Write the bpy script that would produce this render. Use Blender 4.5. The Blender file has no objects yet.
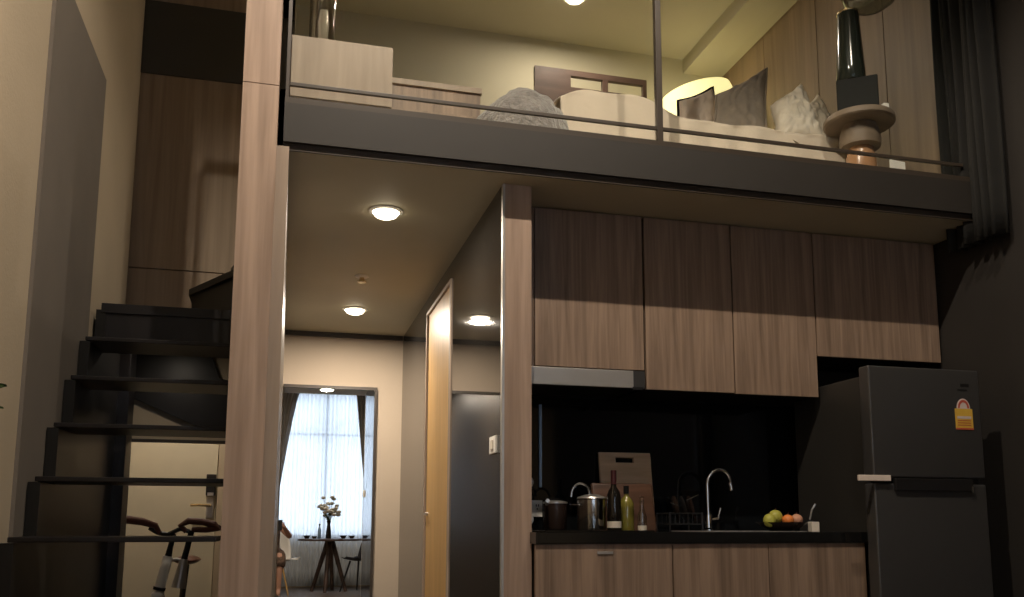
import bpy, bmesh, math, random
from mathutils import Vector, Matrix, noise as mnoise
random.seed(7)
PI = math.pi
SC = bpy.context.scene
COL = SC.collection

# ------------------------------------------------------------------ camera
cam_data = bpy.data.cameras.new('camera')
cam = bpy.data.objects.new('camera', cam_data)
COL.objects.link(cam)
f = Vector((0.25327028, 0.95657115, 0.14431148)); r = Vector((0.96664554, -0.25611523, 0.00117697))
u = Vector((-0.03808622, -0.13919995, 0.98953161))
cam.matrix_world = Matrix(((r.x, u.x, -f.x, 0), (r.y, u.y, -f.y, 0), (r.z, u.z, -f.z, 0.92), (0, 0, 0, 1)))
cam_data.sensor_width = 36; cam_data.lens = 31.6485
cam_data.shift_x = -0.0095; cam_data.shift_y = 0.0931
cam_data.clip_start = 0.01
SC.camera = cam

# ------------------------------------------------------------------ world, exposure
SC.view_settings.view_transform = 'Standard'; SC.view_settings.look = 'None'
SC.view_settings.exposure = 0; SC.view_settings.gamma = 1
SC.view_settings.use_curve_mapping = False
W = bpy.data.worlds.new('sky'); SC.world = W; W.use_nodes = True
W.node_tree.nodes['Background'].inputs[0].default_value = (.80, .90, 1, 1)
W.node_tree.nodes['Background'].inputs[1].default_value = 3.3

def light(name, kind, loc, power, color, parent=None, **k):
    d = bpy.data.lights.new(name, kind); d.energy = power; d.color = color
    for a, b in k.items(): setattr(d, a, b)
    o = bpy.data.objects.new(name, d); COL.objects.link(o)
    if parent: o.parent = parent; o.location = Vector(loc) - parent.location
    else: o.location = loc
    return o
pt = light('window_portal', 'AREA', (.55, -2.02, 1.8), 1, (1, 1, 1), shape='RECTANGLE', size=2.3, size_y=2.4)
pt.rotation_euler = (PI/2, 0, 0); pt.data.cycles.is_portal = True

LIVING_W, CORR_W, LOFT_W, LAMP_W = 200, 21, 14, 3.0
WARM = (1, .86, .70)

# ------------------------------------------------------------------ materials
def hexc(r, g, b):
    return tuple(((c/255)/12.92 if c/255 <= .04045 else ((c/255+.055)/1.055)**2.4) for c in (r, g, b)) + (1,)
def mat(name, col, rough=.5, metal=0, spec=.5, var=0, vscale=8, bump=0, bscale=40, emit=None, coat=0, sheen=0, trans=0):
    m = bpy.data.materials.new(name); m.use_nodes = True; nt = m.node_tree; b = nt.nodes['Principled BSDF']
    c = tuple(col) + ((1,) if len(col) == 3 else ())
    b.inputs['Base Color'].default_value = c; b.inputs['Roughness'].default_value = rough
    b.inputs['Metallic'].default_value = metal; b.inputs['Specular IOR Level'].default_value = spec
    b.inputs['Coat Weight'].default_value = coat; b.inputs['Sheen Weight'].default_value = sheen
    b.inputs['Transmission Weight'].default_value = trans
    tc = nt.nodes.new('ShaderNodeTexCoord')
    n = nt.nodes.new('ShaderNodeTexNoise'); n.inputs['Scale'].default_value = vscale; n.inputs['Detail'].default_value = 4
    nt.links.new(tc.outputs['Object'], n.inputs['Vector'])
    rp = nt.nodes.new('ShaderNodeValToRGB'); v = var or .04
    rp.color_ramp.elements[0].position = .3; rp.color_ramp.elements[1].position = .7
    rp.color_ramp.elements[0].color = tuple(x*(1-v) for x in c[:3]) + (1,)
    rp.color_ramp.elements[1].color = tuple(min(1, x*(1+v)) for x in c[:3]) + (1,)
    nt.links.new(n.outputs['Fac'], rp.inputs['Fac']); nt.links.new(rp.outputs['Color'], b.inputs['Base Color'])
    if bump:
        n2 = nt.nodes.new('ShaderNodeTexNoise'); n2.inputs['Scale'].default_value = bscale; n2.inputs['Detail'].default_value = 5
        nt.links.new(tc.outputs['Object'], n2.inputs['Vector'])
        bp = nt.nodes.new('ShaderNodeBump'); bp.inputs['Strength'].default_value = bump; bp.inputs['Distance'].default_value = .02
        nt.links.new(n2.outputs['Fac'], bp.inputs['Height']); nt.links.new(bp.outputs['Normal'], b.inputs['Normal'])
    if emit:
        b.inputs['Emission Color'].default_value = tuple(emit[0]) + (1,); b.inputs['Emission Strength'].default_value = emit[1]
    return m
def wood(name, c1, c2, rough=.5, sx=28, sz=1.3, axis='z', mid=.5):
    m = bpy.data.materials.new(name); m.use_nodes = True; nt = m.node_tree; b = nt.nodes['Principled BSDF']
    tc = nt.nodes.new('ShaderNodeTexCoord'); mp = nt.nodes.new('ShaderNodeMapping')
    mp.inputs['Scale'].default_value = {'z': (sx, sx, sz), 'x': (sz, sx, sx), 'y': (sx, sz, sx)}[axis]
    nt.links.new(tc.outputs['Object'], mp.inputs['Vector'])
    n = nt.nodes.new('ShaderNodeTexNoise'); n.inputs['Scale'].default_value = 1; n.inputs['Detail'].default_value = 6; n.inputs['Distortion'].default_value = .6
    n2 = nt.nodes.new('ShaderNodeTexNoise'); n2.inputs['Scale'].default_value = 4; n2.inputs['Detail'].default_value = 3
    nt.links.new(mp.outputs['Vector'], n.inputs['Vector']); nt.links.new(mp.outputs['Vector'], n2.inputs['Vector'])
    mx = nt.nodes.new('ShaderNodeMath'); mx.operation = 'MULTIPLY_ADD'; mx.inputs[1].default_value = .3
    nt.links.new(n2.outputs['Fac'], mx.inputs[0]); nt.links.new(n.outputs['Fac'], mx.inputs[2])
    rp = nt.nodes.new('ShaderNodeValToRGB')
    rp.color_ramp.elements[0].position = .45; rp.color_ramp.elements[1].position = .85
    rp.color_ramp.elements[0].color = tuple(c1) + (1,); rp.color_ramp.elements[1].color = tuple(c2) + (1,)
    nt.links.new(mx.outputs[0], rp.inputs['Fac']); nt.links.new(rp.outputs['Color'], b.inputs['Base Color'])
    b.inputs['Roughness'].default_value = rough
    bp = nt.nodes.new('ShaderNodeBump'); bp.inputs['Strength'].default_value = .12; bp.inputs['Distance'].default_value = .004
    nt.links.new(n.outputs['Fac'], bp.inputs['Height']); nt.links.new(bp.outputs['Normal'], b.inputs['Normal'])
    return m
def clear_glass(name, tint=(1, 1, 1), gl=.08, rough=.02):
    m = bpy.data.materials.new(name); m.use_nodes = True; nt = m.node_tree; nt.nodes.clear()
    out = nt.nodes.new('ShaderNodeOutputMaterial'); t = nt.nodes.new('ShaderNodeBsdfTransparent'); g = nt.nodes.new('ShaderNodeBsdfGlossy')
    t.inputs[0].default_value = tuple(tint) + (1,); g.inputs['Roughness'].default_value = rough
    lw = nt.nodes.new('ShaderNodeLayerWeight'); lw.inputs['Blend'].default_value = .12
    mx = nt.nodes.new('ShaderNodeMixShader')
    ml = nt.nodes.new('ShaderNodeMath'); ml.operation = 'MULTIPLY_ADD'; ml.inputs[1].default_value = .7; ml.inputs[2].default_value = gl*.4
    nt.links.new(lw.outputs['Fresnel'], ml.inputs[0]); nt.links.new(ml.outputs[0], mx.inputs[0])
    nt.links.new(t.outputs[0], mx.inputs[1]); nt.links.new(g.outputs[0], mx.inputs[2]); nt.links.new(mx.outputs[0], out.inputs[0])
    return m
def cloth_through(name, col, tr=.4, al=.3):
    m = bpy.data.materials.new(name); m.use_nodes = True; nt = m.node_tree; nt.nodes.clear()
    out = nt.nodes.new('ShaderNodeOutputMaterial'); d = nt.nodes.new('ShaderNodeBsdfDiffuse'); t = nt.nodes.new('ShaderNodeBsdfTranslucent'); a = nt.nodes.new('ShaderNodeBsdfTransparent')
    d.inputs[0].default_value = tuple(col) + (1,); t.inputs[0].default_value = tuple(col) + (1,)
    tc = nt.nodes.new('ShaderNodeTexCoord'); n = nt.nodes.new('ShaderNodeTexNoise'); n.inputs['Scale'].default_value = 3
    nt.links.new(tc.outputs['Object'], n.inputs['Vector'])
    m1 = nt.nodes.new('ShaderNodeMixShader'); m1.inputs[0].default_value = tr
    m2 = nt.nodes.new('ShaderNodeMixShader')
    ma = nt.nodes.new('ShaderNodeMath'); ma.operation = 'MULTIPLY_ADD'; ma.inputs[1].default_value = .15; ma.inputs[2].default_value = al-.07
    nt.links.new(n.outputs['Fac'], ma.inputs[0]); nt.links.new(ma.outputs[0], m2.inputs[0])
    nt.links.new(d.outputs[0], m1.inputs[1]); nt.links.new(t.outputs[0], m1.inputs[2])
    nt.links.new(m1.outputs[0], m2.inputs[1]); nt.links.new(a.outputs[0], m2.inputs[2]); nt.links.new(m2.outputs[0], out.inputs[0])
    return m

M = dict(
    beige=mat('beige_plaster', (.50, .41, .29), .8, var=.05, vscale=3, bump=.08, bscale=90),
    wallback=mat('cream_plaster', (.50, .41, .315), .8, var=.04, vscale=3, bump=.05, bscale=90),
    taupe=mat('taupe_area', (.17, .145, .12), .7, var=.06, vscale=4),
    ceil=mat('ceiling_paint', (.46, .42, .31), .85, var=.04, vscale=2, bump=.05, bscale=80),
    corrceil=mat('corridor_ceiling_paint', (.52, .475, .34), .6, var=.05, vscale=2),
    fascia=mat('grey_fascia', (.027, .023, .019), .6, var=.06, vscale=5),
    darkwall=mat('dark_brown_paint', (.021, .0175, .0145), .75, var=.08, vscale=4),
    floor=wood('floor_boards', (.07, .05, .035), (.14, .10, .07), .4, 14, 1, 'y'),
    walnut=wood('greige_walnut', (.18, .122, .085), (.36, .25, .175), .5),
    column=wood('column_walnut', (.29, .20, .145), (.48, .345, .26), .5, 22, 1.0),
    stairwood=wood('stairwell_wood', (.25, .18, .12), (.38, .285, .20), .55, 20, .8),
    loftwood=wood('loft_wood_panel', (.17, .115, .07), (.25, .175, .11), .55, 16, .8),
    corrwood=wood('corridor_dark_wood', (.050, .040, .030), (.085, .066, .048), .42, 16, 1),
    palewood=wood('pale_oak', (.29, .22, .165), (.40, .31, .235), .5, 18, 1.2),
    gold=wood('golden_oak', (.50, .30, .10), (.62, .38, .14), .4, 16, 1),
    blackglass=mat('black_glass', (.012, .011, .010), .035, spec=.5, var=.02),
    backglass=mat('backsplash_glass', (.006, .007, .008), .06, spec=.4),
    steel=mat('brushed_steel', (.60, .57, .53), .34, .72, bump=.03, bscale=120),
    chrome=mat('chrome', (.8, .8, .8), .08, 1),
    brass=mat('satin_brass', (.75, .60, .35), .25, 1),
    black=mat('black_metal', (.013, .012, .012), .35, var=.1),
    tread=mat('black_tread_paint', (.010, .008, .008), .38, var=.1, spec=.35),
    stringer=mat('black_gloss_stringer', (.016, .015, .014), .28, var=.1, spec=.22),
    blackmat=mat('matt_black', (.007, .007, .006), .7, spec=.25),
    mirror=mat('mirror_silver', (.93, .93, .92), .004, 1, var=.001),
    frame=mat('dark_bronze_frame', (.05, .038, .028), .4),
    darkpanel=mat('stairwell_dark_panel', (.055, .05, .042), .5),
    door=mat('white_door_paint', (.62, .56, .42), .55, var=.03),
    white=mat('white_plastic', (.85, .82, .76), .4),
    fridge=mat('graphite_fridge', (.085, .082, .08), .32, .5, var=.05, vscale=2),
    fridgeside=mat('fridge_side_paint', (.03, .028, .025), .45),
    granite=mat('black_granite', (.010, .010, .010), .12, var=.4, vscale=120),
    glow=mat('lamp_diffuser', (1, .95, .85), .5, emit=((1, .86, .62), 9)),
    duvet=mat('cream_duvet', (.66, .56, .45), .85, var=.05, vscale=5, bump=.2, bscale=14, sheen=.3),
    throw=mat('grey_fleece', (.25, .225, .215), .95, var=.2, vscale=40, bump=.8, bscale=60, sheen=.6),
    greypil=mat('grey_pillow_linen', (.27, .225, .18), .9, var=.12, vscale=12, bump=.2, bscale=60),
    palepil=mat('pale_pillow_cotton', (.80, .68, .58), .9, bump=.1, bscale=30),
    whitecr=mat('white_crumpled_cotton', (.80, .72, .60), .85, var=.08, vscale=10, bump=.25, bscale=20),
    shade=mat('lampshade_fabric', (.95, .9, .6), .8, emit=((1, .88, .40), 1.02)),
    taupecloth=mat('taupe_curtain_cloth', (.17, .15, .13), .9, bump=.1, bscale=50, sheen=.3),
    darkcloth=mat('dark_curtain_cloth', (.009, .0085, .007), .9, var=.15, vscale=9, bump=.15, bscale=40),
    board1=wood('light_maple', (.58, .40, .25), (.78, .58, .40), .45, 20, 2, 'x'),
    board2=wood('dark_acacia', (.050, .024, .014), (.13, .062, .036), .4, 20, 2, 'x'),
    wine=mat('dark_bottle_glass', (.010, .008, .006), .06, spec=.7),
    winefoil=mat('maroon_foil', (.06, .012, .012), .35),
    label=mat('paper_label', (.66, .60, .50), .7),
    oil=mat('olive_oil', (.20, .17, .03), .08, spec=.6, coat=.5),
    clear=clear_glass('clear_glass'),
    railglass=clear_glass('rail_glass', (.97, .98, .97), .05, .01),
    pane=clear_glass('window_pane', (.97, .98, 1), .04),
    vasegl=clear_glass('vase_glass', (.86, .84, .80), .55, .03),
    greygl=clear_glass('smoked_shade_glass', (.55, .60, .56), .5, .1),
    sheer=cloth_through('sheer_curtain', (.86, .90, .95), .65, .35),
    pear=mat('green_yellow_skin', (.50, .48, .08), .45, var=.35, vscale=12),
    orange=mat('orange_peel', (.85, .26, .06), .45, bump=.1, bscale=90),
    peach=mat('peach_skin', (.70, .36, .22), .55, var=.2, vscale=14),
    bowl=mat('dark_bowl_glaze', (.03, .018, .014), .25),
    yellow=mat('energy_label_yellow', (.72, .44, .06), .5),
    red=mat('label_red', (.50, .09, .05), .5),
    pinkwhite=mat('label_pale', (.66, .55, .50), .5),
    leather=mat('brown_leather', (.10, .035, .025), .35, var=.15, vscale=20),
    skin=mat('skin', (.52, .28, .19), .55, var=.05),
    hair=mat('black_hair', (.012, .009, .008), .45, bump=.5, bscale=60),
    dress=mat('patterned_brown_dress', (.10, .06, .04), .85, var=.7, vscale=30),
    leaf=mat('plant_leaf', (.05, .09, .02), .4, var=.2),
    petal=mat('white_petal', (.85, .82, .74), .6),
    yolk=mat('flower_centre', (.75, .55, .08), .6),
    pot=mat('grey_ceramic', (.18, .17, .15), .5),
    tablewood=wood('dark_table_wood', (.05, .028, .02), (.10, .06, .045), .45, 12, 1.5, 'x'),
    terra=mat('glazed_tan_pottery', (.42, .23, .12), .25, var=.15),
    stool=wood('weathered_stool_wood', (.15, .11, .075), (.23, .17, .12), .6, 12, 2, 'x'),
    bottlegreen=mat('smoky_green_glass', (.022, .026, .020), .15, spec=.6),
    bluegrey=mat('pale_blue_metal', (.30, .42, .60), .3, .6),
    soil=mat('potting_soil', (.03, .02, .012), .95, bump=.5, bscale=80),
    beigefab=mat('dark_armchair_fabric', (.03, .03, .035), .9),
)

# ------------------------------------------------------------------ mesh builder
class MB:
    def __init__(s): s.bm = bmesh.new()
    def _xf(s, vs, rot, piv):
        if rot: bmesh.ops.rotate(s.bm, verts=vs, cent=piv, matrix=rot)
    def box(s, x0, x1, y0, y1, z0, z1, bev=0, seg=2, rot=None, piv=None):
        c = Vector(((x0+x1)/2, (y0+y1)/2, (z0+z1)/2))
        r_ = bmesh.ops.create_cube(s.bm, size=1); vs = r_['verts']
        for v in vs: v.co = Vector((v.co.x*abs(x1-x0), v.co.y*abs(y1-y0), v.co.z*abs(z1-z0))) + c
        if bev:
            es = list({e for v in vs for e in v.link_edges})
            q = bmesh.ops.bevel(s.bm, geom=es, offset=bev, segments=seg, profile=.6, affect='EDGES')
            vs = list({v for fc in q['faces'] for v in fc.verts} | {v for v in vs if v.is_valid})
        if rot: s._xf(vs, rot, piv or c)
        return s
    def cyl(s, p0, p1, r0, r1=None, seg=20, cap=True):
        r1 = r0 if r1 is None else r1
        p0 = Vector(p0); p1 = Vector(p1); d = (p1-p0).normalized()
        a = d.orthogonal().normalized(); b = d.cross(a)
        A = [s.bm.verts.new(p0 + (a*math.cos(2*PI*i/seg) + b*math.sin(2*PI*i/seg))*r0) for i in range(seg)]
        B = [s.bm.verts.new(p1 + (a*math.cos(2*PI*i/seg) + b*math.sin(2*PI*i/seg))*r1) for i in range(seg)]
        for i in range(seg): s.bm.faces.new((A[i], A[(i+1) % seg], B[(i+1) % seg], B[i]))
        if cap:
            s.bm.faces.new(A[::-1]); s.bm.faces.new(B)
        return s
    def lathe(s, prof, c, seg=32, rot=None):
        c = Vector(c); rings = []
        allv = []
        for (rr, z) in prof:
            if rr < 1e-6:
                v = s.bm.verts.new(c + Vector((0, 0, z))); rings.append([v]); allv.append(v)
            else:
                R_ = [s.bm.verts.new(c + Vector((rr*math.cos(2*PI*i/seg), rr*math.sin(2*PI*i/seg), z))) for i in range(seg)]
                rings.append(R_); allv += R_
        for A, B in zip(rings, rings[1:]):
            for i in range(seg):
                j = (i+1) % seg
                if len(A) == 1 and len(B) == 1: continue
                if len(A) == 1: s.bm.faces.new((A[0], B[j], B[i]))
                elif len(B) == 1: s.bm.faces.new((A[i], A[j], B[0]))
                else: s.bm.faces.new((A[i], A[j], B[j], B[i]))
        if rot: s._xf(allv, rot, c)
        return s
    def tube(s, pts, rad, seg=10, cap=True):
        pts = [Vector(p) for p in pts]; n = len(pts)
        rads = rad if isinstance(rad, (list, tuple)) else [rad]*n
        rings = []; prev = None
        for i, p in enumerate(pts):
            d = (pts[min(i+1, n-1)] - pts[max(i-1, 0)]).normalized()
            a = (prev - d*prev.dot(d)) if prev is not None else d.orthogonal()
            if a.length < 1e-5: a = d.orthogonal()
            a.normalize(); prev = a; b = d.cross(a)
            rings.append([s.bm.verts.new(p + (a*math.cos(2*PI*k/seg) + b*math.sin(2*PI*k/seg))*rads[i]) for k in range(seg)])
        for A, B in zip(rings, rings[1:]):
            for i in range(seg): s.bm.faces.new((A[i], A[(i+1) % seg], B[(i+1) % seg], B[i]))
        if cap: s.bm.faces.new(rings[0][::-1]); s.bm.faces.new(rings[-1])
        return s
    def prism(s, poly, axis, a, b):
        def P(p, t): return {'x': Vector((t, p[0], p[1])), 'y': Vector((p[0], t, p[1])), 'z': Vector((p[0], p[1], t))}[axis]
        A = [s.bm.verts.new(P(p, a)) for p in poly]; B = [s.bm.verts.new(P(p, b)) for p in poly]
        s.bm.faces.new(A[::-1]); s.bm.faces.new(B)
        for i in range(len(poly)):
            j = (i+1) % len(poly); s.bm.faces.new((A[i], A[j], B[j], B[i]))
        return s
    def sphere(s, c, rr, sc=(1, 1, 1), sub=3):
        q = bmesh.ops.create_icosphere(s.bm, subdivisions=sub, radius=rr)
        for v in q['verts']: v.co = Vector((v.co.x*sc[0], v.co.y*sc[1], v.co.z*sc[2])) + Vector(c)
        return s
    def sheet(s, fn, nu, nv, thick=0):
        G = [[s.bm.verts.new(fn(i/nu, j/nv)) for j in range(nv+1)] for i in range(nu+1)]
        for i in range(nu):
            for j in range(nv): s.bm.faces.new((G[i][j], G[i+1][j], G[i+1][j+1], G[i][j+1]))
        if thick:
            s.bm.normal_update()
            bmesh.ops.solidify(s.bm, geom=s.bm.faces[:], thickness=thick)
        return s
    def build(s, name, m, parent=None, smooth=None, noise=None):
        bm = s.bm
        if noise:
            amp, fr = noise
            for v in bm.verts: v.co += mnoise.noise_vector(v.co*fr)*amp
        bmesh.ops.recalc_face_normals(bm, faces=bm.faces[:])
        me = bpy.data.meshes.new(name); o = bpy.data.objects.new(name, me); COL.objects.link(o)
        org = Vector((0, 0, 0))
        if parent is not None:
            o.parent = parent
        else:
            xs = [v.co for v in bm.verts]
            org = Vector((sum(v.x for v in xs)/len(xs), sum(v.y for v in xs)/len(xs), min(v.z for v in xs)))
            o.location = org
        base = worldloc(parent) if parent is not None else org
        for v in bm.verts: v.co -= base
        bm.to_mesh(me); bm.free()
        me.materials.append(m)
        if smooth is not None:
            for p in me.polygons: p.use_smooth = True
            if smooth < 170:
                try: me.set_sharp_from_angle(angle=math.radians(smooth))
                except Exception: pass
        return o
def worldloc(o):
    l = Vector((0, 0, 0))
    while o is not None: l = l + o.location; o = o.parent
    return l
def thing(name, label, cat, loc, group=None, kind=None):
    o = bpy.data.objects.new(name, None); COL.objects.link(o); o.location = loc; o.empty_display_size = .05
    return tag(o, label, cat, group, kind)
def tag(o, label, cat=None, group=None, kind=None):
    o['label'] = label
    if cat: o['category'] = cat
    if group: o['group'] = group
    if kind: o['kind'] = kind
    return o
def st(name, mb, m, label, cat, smooth=None):
    return tag(mb.build(name, m, None, smooth), label, cat, None, 'structure')
def Bx(*a, **k): return MB().box(*a, **k)
def rx(d, ax='X'): return Matrix.Rotation(math.radians(d), 3, ax)
def superell(mb, c, a, b, h, rot=None, n=28, m=14, e=.55, nz=.0, fr=6, seed=0):
    """pillow body: squashed superellipsoid"""
    c = Vector(c); G = []; allv = []
    def sp(x, p): return math.copysign(abs(x)**p, x)
    for j in range(m+1):
        ph = -PI/2 + PI*j/m; ring = []
        for i in range(n):
            th = 2*PI*i/n
            x = a*sp(math.cos(ph), .8)*sp(math.cos(th), e); y = b*sp(math.cos(ph), .8)*sp(math.sin(th), e); z = h*sp(math.sin(ph), 1.0)
            z *= (1-.35*(abs(x)/a)**3)*(1-.35*(abs(y)/b)**3)
            v = Vector((x, y, z))
            if nz: v += mnoise.noise_vector(v*fr + Vector((seed, 0, 0)))*nz
            vv = mb.bm.verts.new(c + v); ring.append(vv); allv.append(vv)
        G.append(ring)
    for A, B in zip(G, G[1:]):
        for i in range(n): mb.bm.faces.new((A[i], A[(i+1) % n], B[(i+1) % n], B[i]))
    mb.bm.faces.new(G[0][::-1]); mb.bm.faces.new(G[-1])
    if rot: bmesh.ops.rotate(mb.bm, verts=allv, cent=c, matrix=rot)
    return mb

# ================================================================== THE SETTING
XR, XL = 2.86, -.80
st('floor', Bx(-1.3, XR+.1, -2.15, 6.17, -.1, 0), M['floor'], 'dark wooden board floor of the whole apartment', 'floor')
st('ceiling', Bx(-.9, XR+.1, -2.15, 5.44, 4.1, 4.2), M['ceil'], 'tall painted ceiling above the living area and loft', 'ceiling')
st('wall_left', Bx(XL-.1, XL, -2.1, 4.9, 0, 4.1), M['beige'], 'tall beige plaster wall at the left beside the staircase', 'wall')
st('wall_right', Bx(XR, XR+.1, -2.1, 5.44, 0, 4.1), M['darkwall'], 'dark brown wall at the right beside the fridge', 'wall')
st('wall_back', Bx(-1.2, XR, 6.07, 6.17, 0, 2.4), M['wallback'], 'cream wall at the end of the corridor behind the mirror', 'wall')
st('wall_hall_left', Bx(-1.2, -1.1, 4.9, 6.07, 0, 2.2), M['beige'], 'short beige wall left of the entrance door under the stairs', 'wall')
st('wall_hall_return', Bx(-1.1, -.9, 4.8, 4.9, 0, 2.2), M['beige'], 'hidden wall return beside the entrance hall', 'wall')
w = MB()
w.box(-.9, -.35, -2.12, -2.0, 0, 4.1).box(1.6, XR, -2.12, -2.0, 0, 4.1).box(-.35, 1.6, -2.12, -2.0, 0, .72).box(-.35, 1.6, -2.12, -2.0, 2.98, 4.1)
st('wall_front', w, M['beige'], 'window wall seen in the corridor mirror', 'wall')
st('trim_1', Bx(XL, XL+.012, 3.08, 3.93, 0, 2.79), M['taupe'], 'dull taupe area on the left wall above the stairs', 'wall panel')  # thin box in a darker taupe than the beige wall around it
# corridor walls
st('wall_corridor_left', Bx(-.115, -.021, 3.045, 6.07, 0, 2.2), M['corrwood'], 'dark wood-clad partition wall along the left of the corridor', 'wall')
st('trim_12', Bx(-.115, -.021, 3.03, 3.045, 0, 2.2), M['palewood'], 'pale edge strip beside the tall wood column', 'trim')
st('trim_2', Bx(-.18, -.062, 3.0, 3.11, 0, 2.40).box(-.18, -.062, 3.0, 3.11, 2.403, 4.1), M['column'], 'tall wood-clad column between the staircase and the corridor', 'column')
# stairwell back wall
st('wall_stairwell', Bx(-.8, -.03, 4.8, 4.9, 1.36, 2.213).box(-.8, -.03, 4.8, 4.9, 2.219, 3.27), M['stairwood'], 'wood panelled wall at the top of the stairs', 'wall')
st('wall_stairwell_upper', Bx(-.8, -.03, 4.79, 4.9, 3.27, 3.68), M['darkpanel'], 'near-black band above the wood panels in the stairwell', 'wall')
st('wall_stairwell_top', Bx(-.8, -.03, 4.8, 4.9, 3.68, 4.1), M['stairwood'], 'strip of wood panelling under the stairwell ceiling', 'wall')
st('wall_under_stairs', Bx(-.8, -.115, 4.78, 4.8, 1.34, 2.0), M['beige'], 'beige bulkhead under the upper stairs above the entrance hall', 'wall')
st('trim_3', Bx(-.8, -.115, 4.77, 4.8, 1.325, 1.34), M['frame'], 'thin dark edge along the bottom of the beige bulkhead', 'trim')
# loft slab
st('floor_loft', Bx(-.03, XR, 3.07, 6.17, 2.2, 2.385), M['corrceil'], 'loft floor slab, its underside the corridor and kitchen ceiling', 'loft floor')
st('ceiling_hall', Bx(-1.2, -.03, 4.9, 6.17, 2.2, 2.385), M['corrceil'], 'low ceiling of the entrance hall behind the stairs', 'ceiling')
st('trim_4', Bx(-.042, XR, 3.045, 3.07, 2.225, 2.366), M['fascia'], 'grey-brown fascia board along the front edge of the loft', 'fascia')
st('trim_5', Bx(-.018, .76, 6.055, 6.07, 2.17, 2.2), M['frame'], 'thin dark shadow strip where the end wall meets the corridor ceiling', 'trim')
st('trim_11', Bx(-.042, XR, 3.062, 3.07, 2.2, 2.225).box(-.042, XR, 3.048, 3.07, 2.366, 2.388), M['frame'], 'dark edging strips above and below the loft fascia', 'trim')
# dark glass clad wall with pillar cap
DX = .765
w = MB(); w.box(DX, .87, 3.19, 4.225, 0, 2.2, ).box(DX, .87, 4.985, 6.07, 0, 2.2).box(DX, .87, 4.225, 4.985, 2.115, 2.2)
st('wall_corridor_right', w, M['blackglass'], 'glossy black glass wall along the right of the corridor', 'wall')
st('trim_6', Bx(.773, .877, 3.17, 3.19, 0, 2.2).box(.87, .877, 3.19, 3.72, 0, 2.2), M['column'], 'narrow wood-clad pillar between the corridor and the kitchen', 'pillar')
st('trim_7', Bx(.764, .7725, 3.165, 3.19, 0, 2.2), M['steel'], 'thin bright steel edge along the left of the kitchen pillar', 'trim')
# bathroom door
d1 = tag(Bx(.770, .82, 4.25, 4.965, 0, 2.095).build('door_1', M['gold']), 'golden oak door in the black glass corridor wall', 'door', None, 'structure')
MB().box(.758, .80, 4.225, 4.25, 0, 2.115).box(.758, .80, 4.965, 4.985, 0, 2.115).box(.758, .80, 4.25, 4.965, 2.095, 2.115).build('door_frame', M['palewood'], d1)
MB().cyl((.772, 4.90, .98), (.755, 4.90, .98), .010).box(.750, .757, 4.84, 4.91, .974, .986, .002).build('door_handle', M['steel'], d1)
# kitchen back wall + bathroom fill
st('wall_kitchen', Bx(.877, XR, 3.74, 3.84, 0, 2.2), M['darkwall'], 'dark wall behind the kitchen units', 'wall')
st('trim_8', Bx(.88, 2.6, 3.722, 3.738, .895, 1.47), M['backglass'], 'black glass backsplash behind the worktop', 'backsplash')
st('trim_9', Bx(1.062, 1.073, 3.712, 3.722, 1.08, 1.437), M['bluegrey'], 'bluish light streak put in as a vertical strip on the left of the black backsplash', 'trim')  # bluish streak of light on the glass given as a coloured strip
# loft walls
st('wall_loft_back', Bx(-.03, XR, 5.34, 5.44, 2.385, 4.1), M['ceil'], 'painted back wall of the loft behind the bed', 'wall')
st('wall_loft_left', Bx(-.12, -.03, 4.80, 5.44, 2.385, 4.1), M['beige'], 'short wall at the left of the loft by the stairwell', 'wall')
st('trim_10', Bx(2.56, XR, 3.2, 5.34, 4.0, 4.1), M['ceil'], 'lowered strip of ceiling along the right of the loft', 'bulkhead')
w = MB()
for y0, y1 in ((3.08, 3.62), (3.626, 4.19), (4.196, 4.76), (4.766, 5.338)): w.box(2.845, XR, y0, y1, 2.385, 4.0)
st('wall_loft_right', w, M['loftwood'], 'wood panelled wall along the right of the loft bed', 'wall')

# window behind the viewer
w1 = tag(Bx(-.35, 1.6, -2.07, -2.06, .72, 2.98).build('window_1', M['pane']), 'tall bright living room window reflected in the corridor mirror', 'window', None, 'structure')
MB().box(-.35, -.30, -2.09, -2.03, .72, 2.98).box(1.55, 1.6, -2.09, -2.03, .72, 2.98).box(-.3, 1.55, -2.09, -2.03, .72, .77).box(-.3, 1.55, -2.09, -2.03, 2.93, 2.98).box(.61, .65, -2.09, -2.03, .77, 2.93).box(-.3, 1.55, -2.085, -2.035, 2.28, 2.31).build('window_frame', M['frame'], w1)

# ================================================================== STAIRCASE
stair = thing('staircase', 'black open-riser staircase climbing along the left wall to the loft', 'staircase', (-.45, 3.9, 0))
TR = [(2.935, .884), (3.185, 1.073), (3.372, 1.267), (3.570, 1.463), (3.765, 1.648)]
lower = [(2.935-.235*k, .884-.19*k) for k in (4, 3, 2, 1)]
for i, (y, z) in enumerate(lower + TR):
    MB().box(-.765, -.116 if y > 2.99 else -.19, y, y+.27, z-.016, z, .003).build('tread', M['tread'], stair)
MB().prism([(-.765, 4.03), (-.135, 4.03), (-.135, 4.12), (-.42, 4.60), (-.42, 4.76), (-.765, 4.76)], 'z', 1.805, 1.845).build('landing', M['tread'], stair)
MB().prism([(-.755, 1.80), (-.38, 1.80), (-.33, 1.655), (-.20, 1.625), (-.20, 1.40), (-.43, 1.41), (-.755, 1.55)], 'y', 4.74, 4.765).build('apron_shade_panel', M['tread'], stair)  # dark apron, its slanted lower edge cut to the shape of the tread shadow
MB().box(-.765, -.135, 4.04, 4.055, 1.66, 1.805).build('riser', M['tread'], stair)
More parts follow.
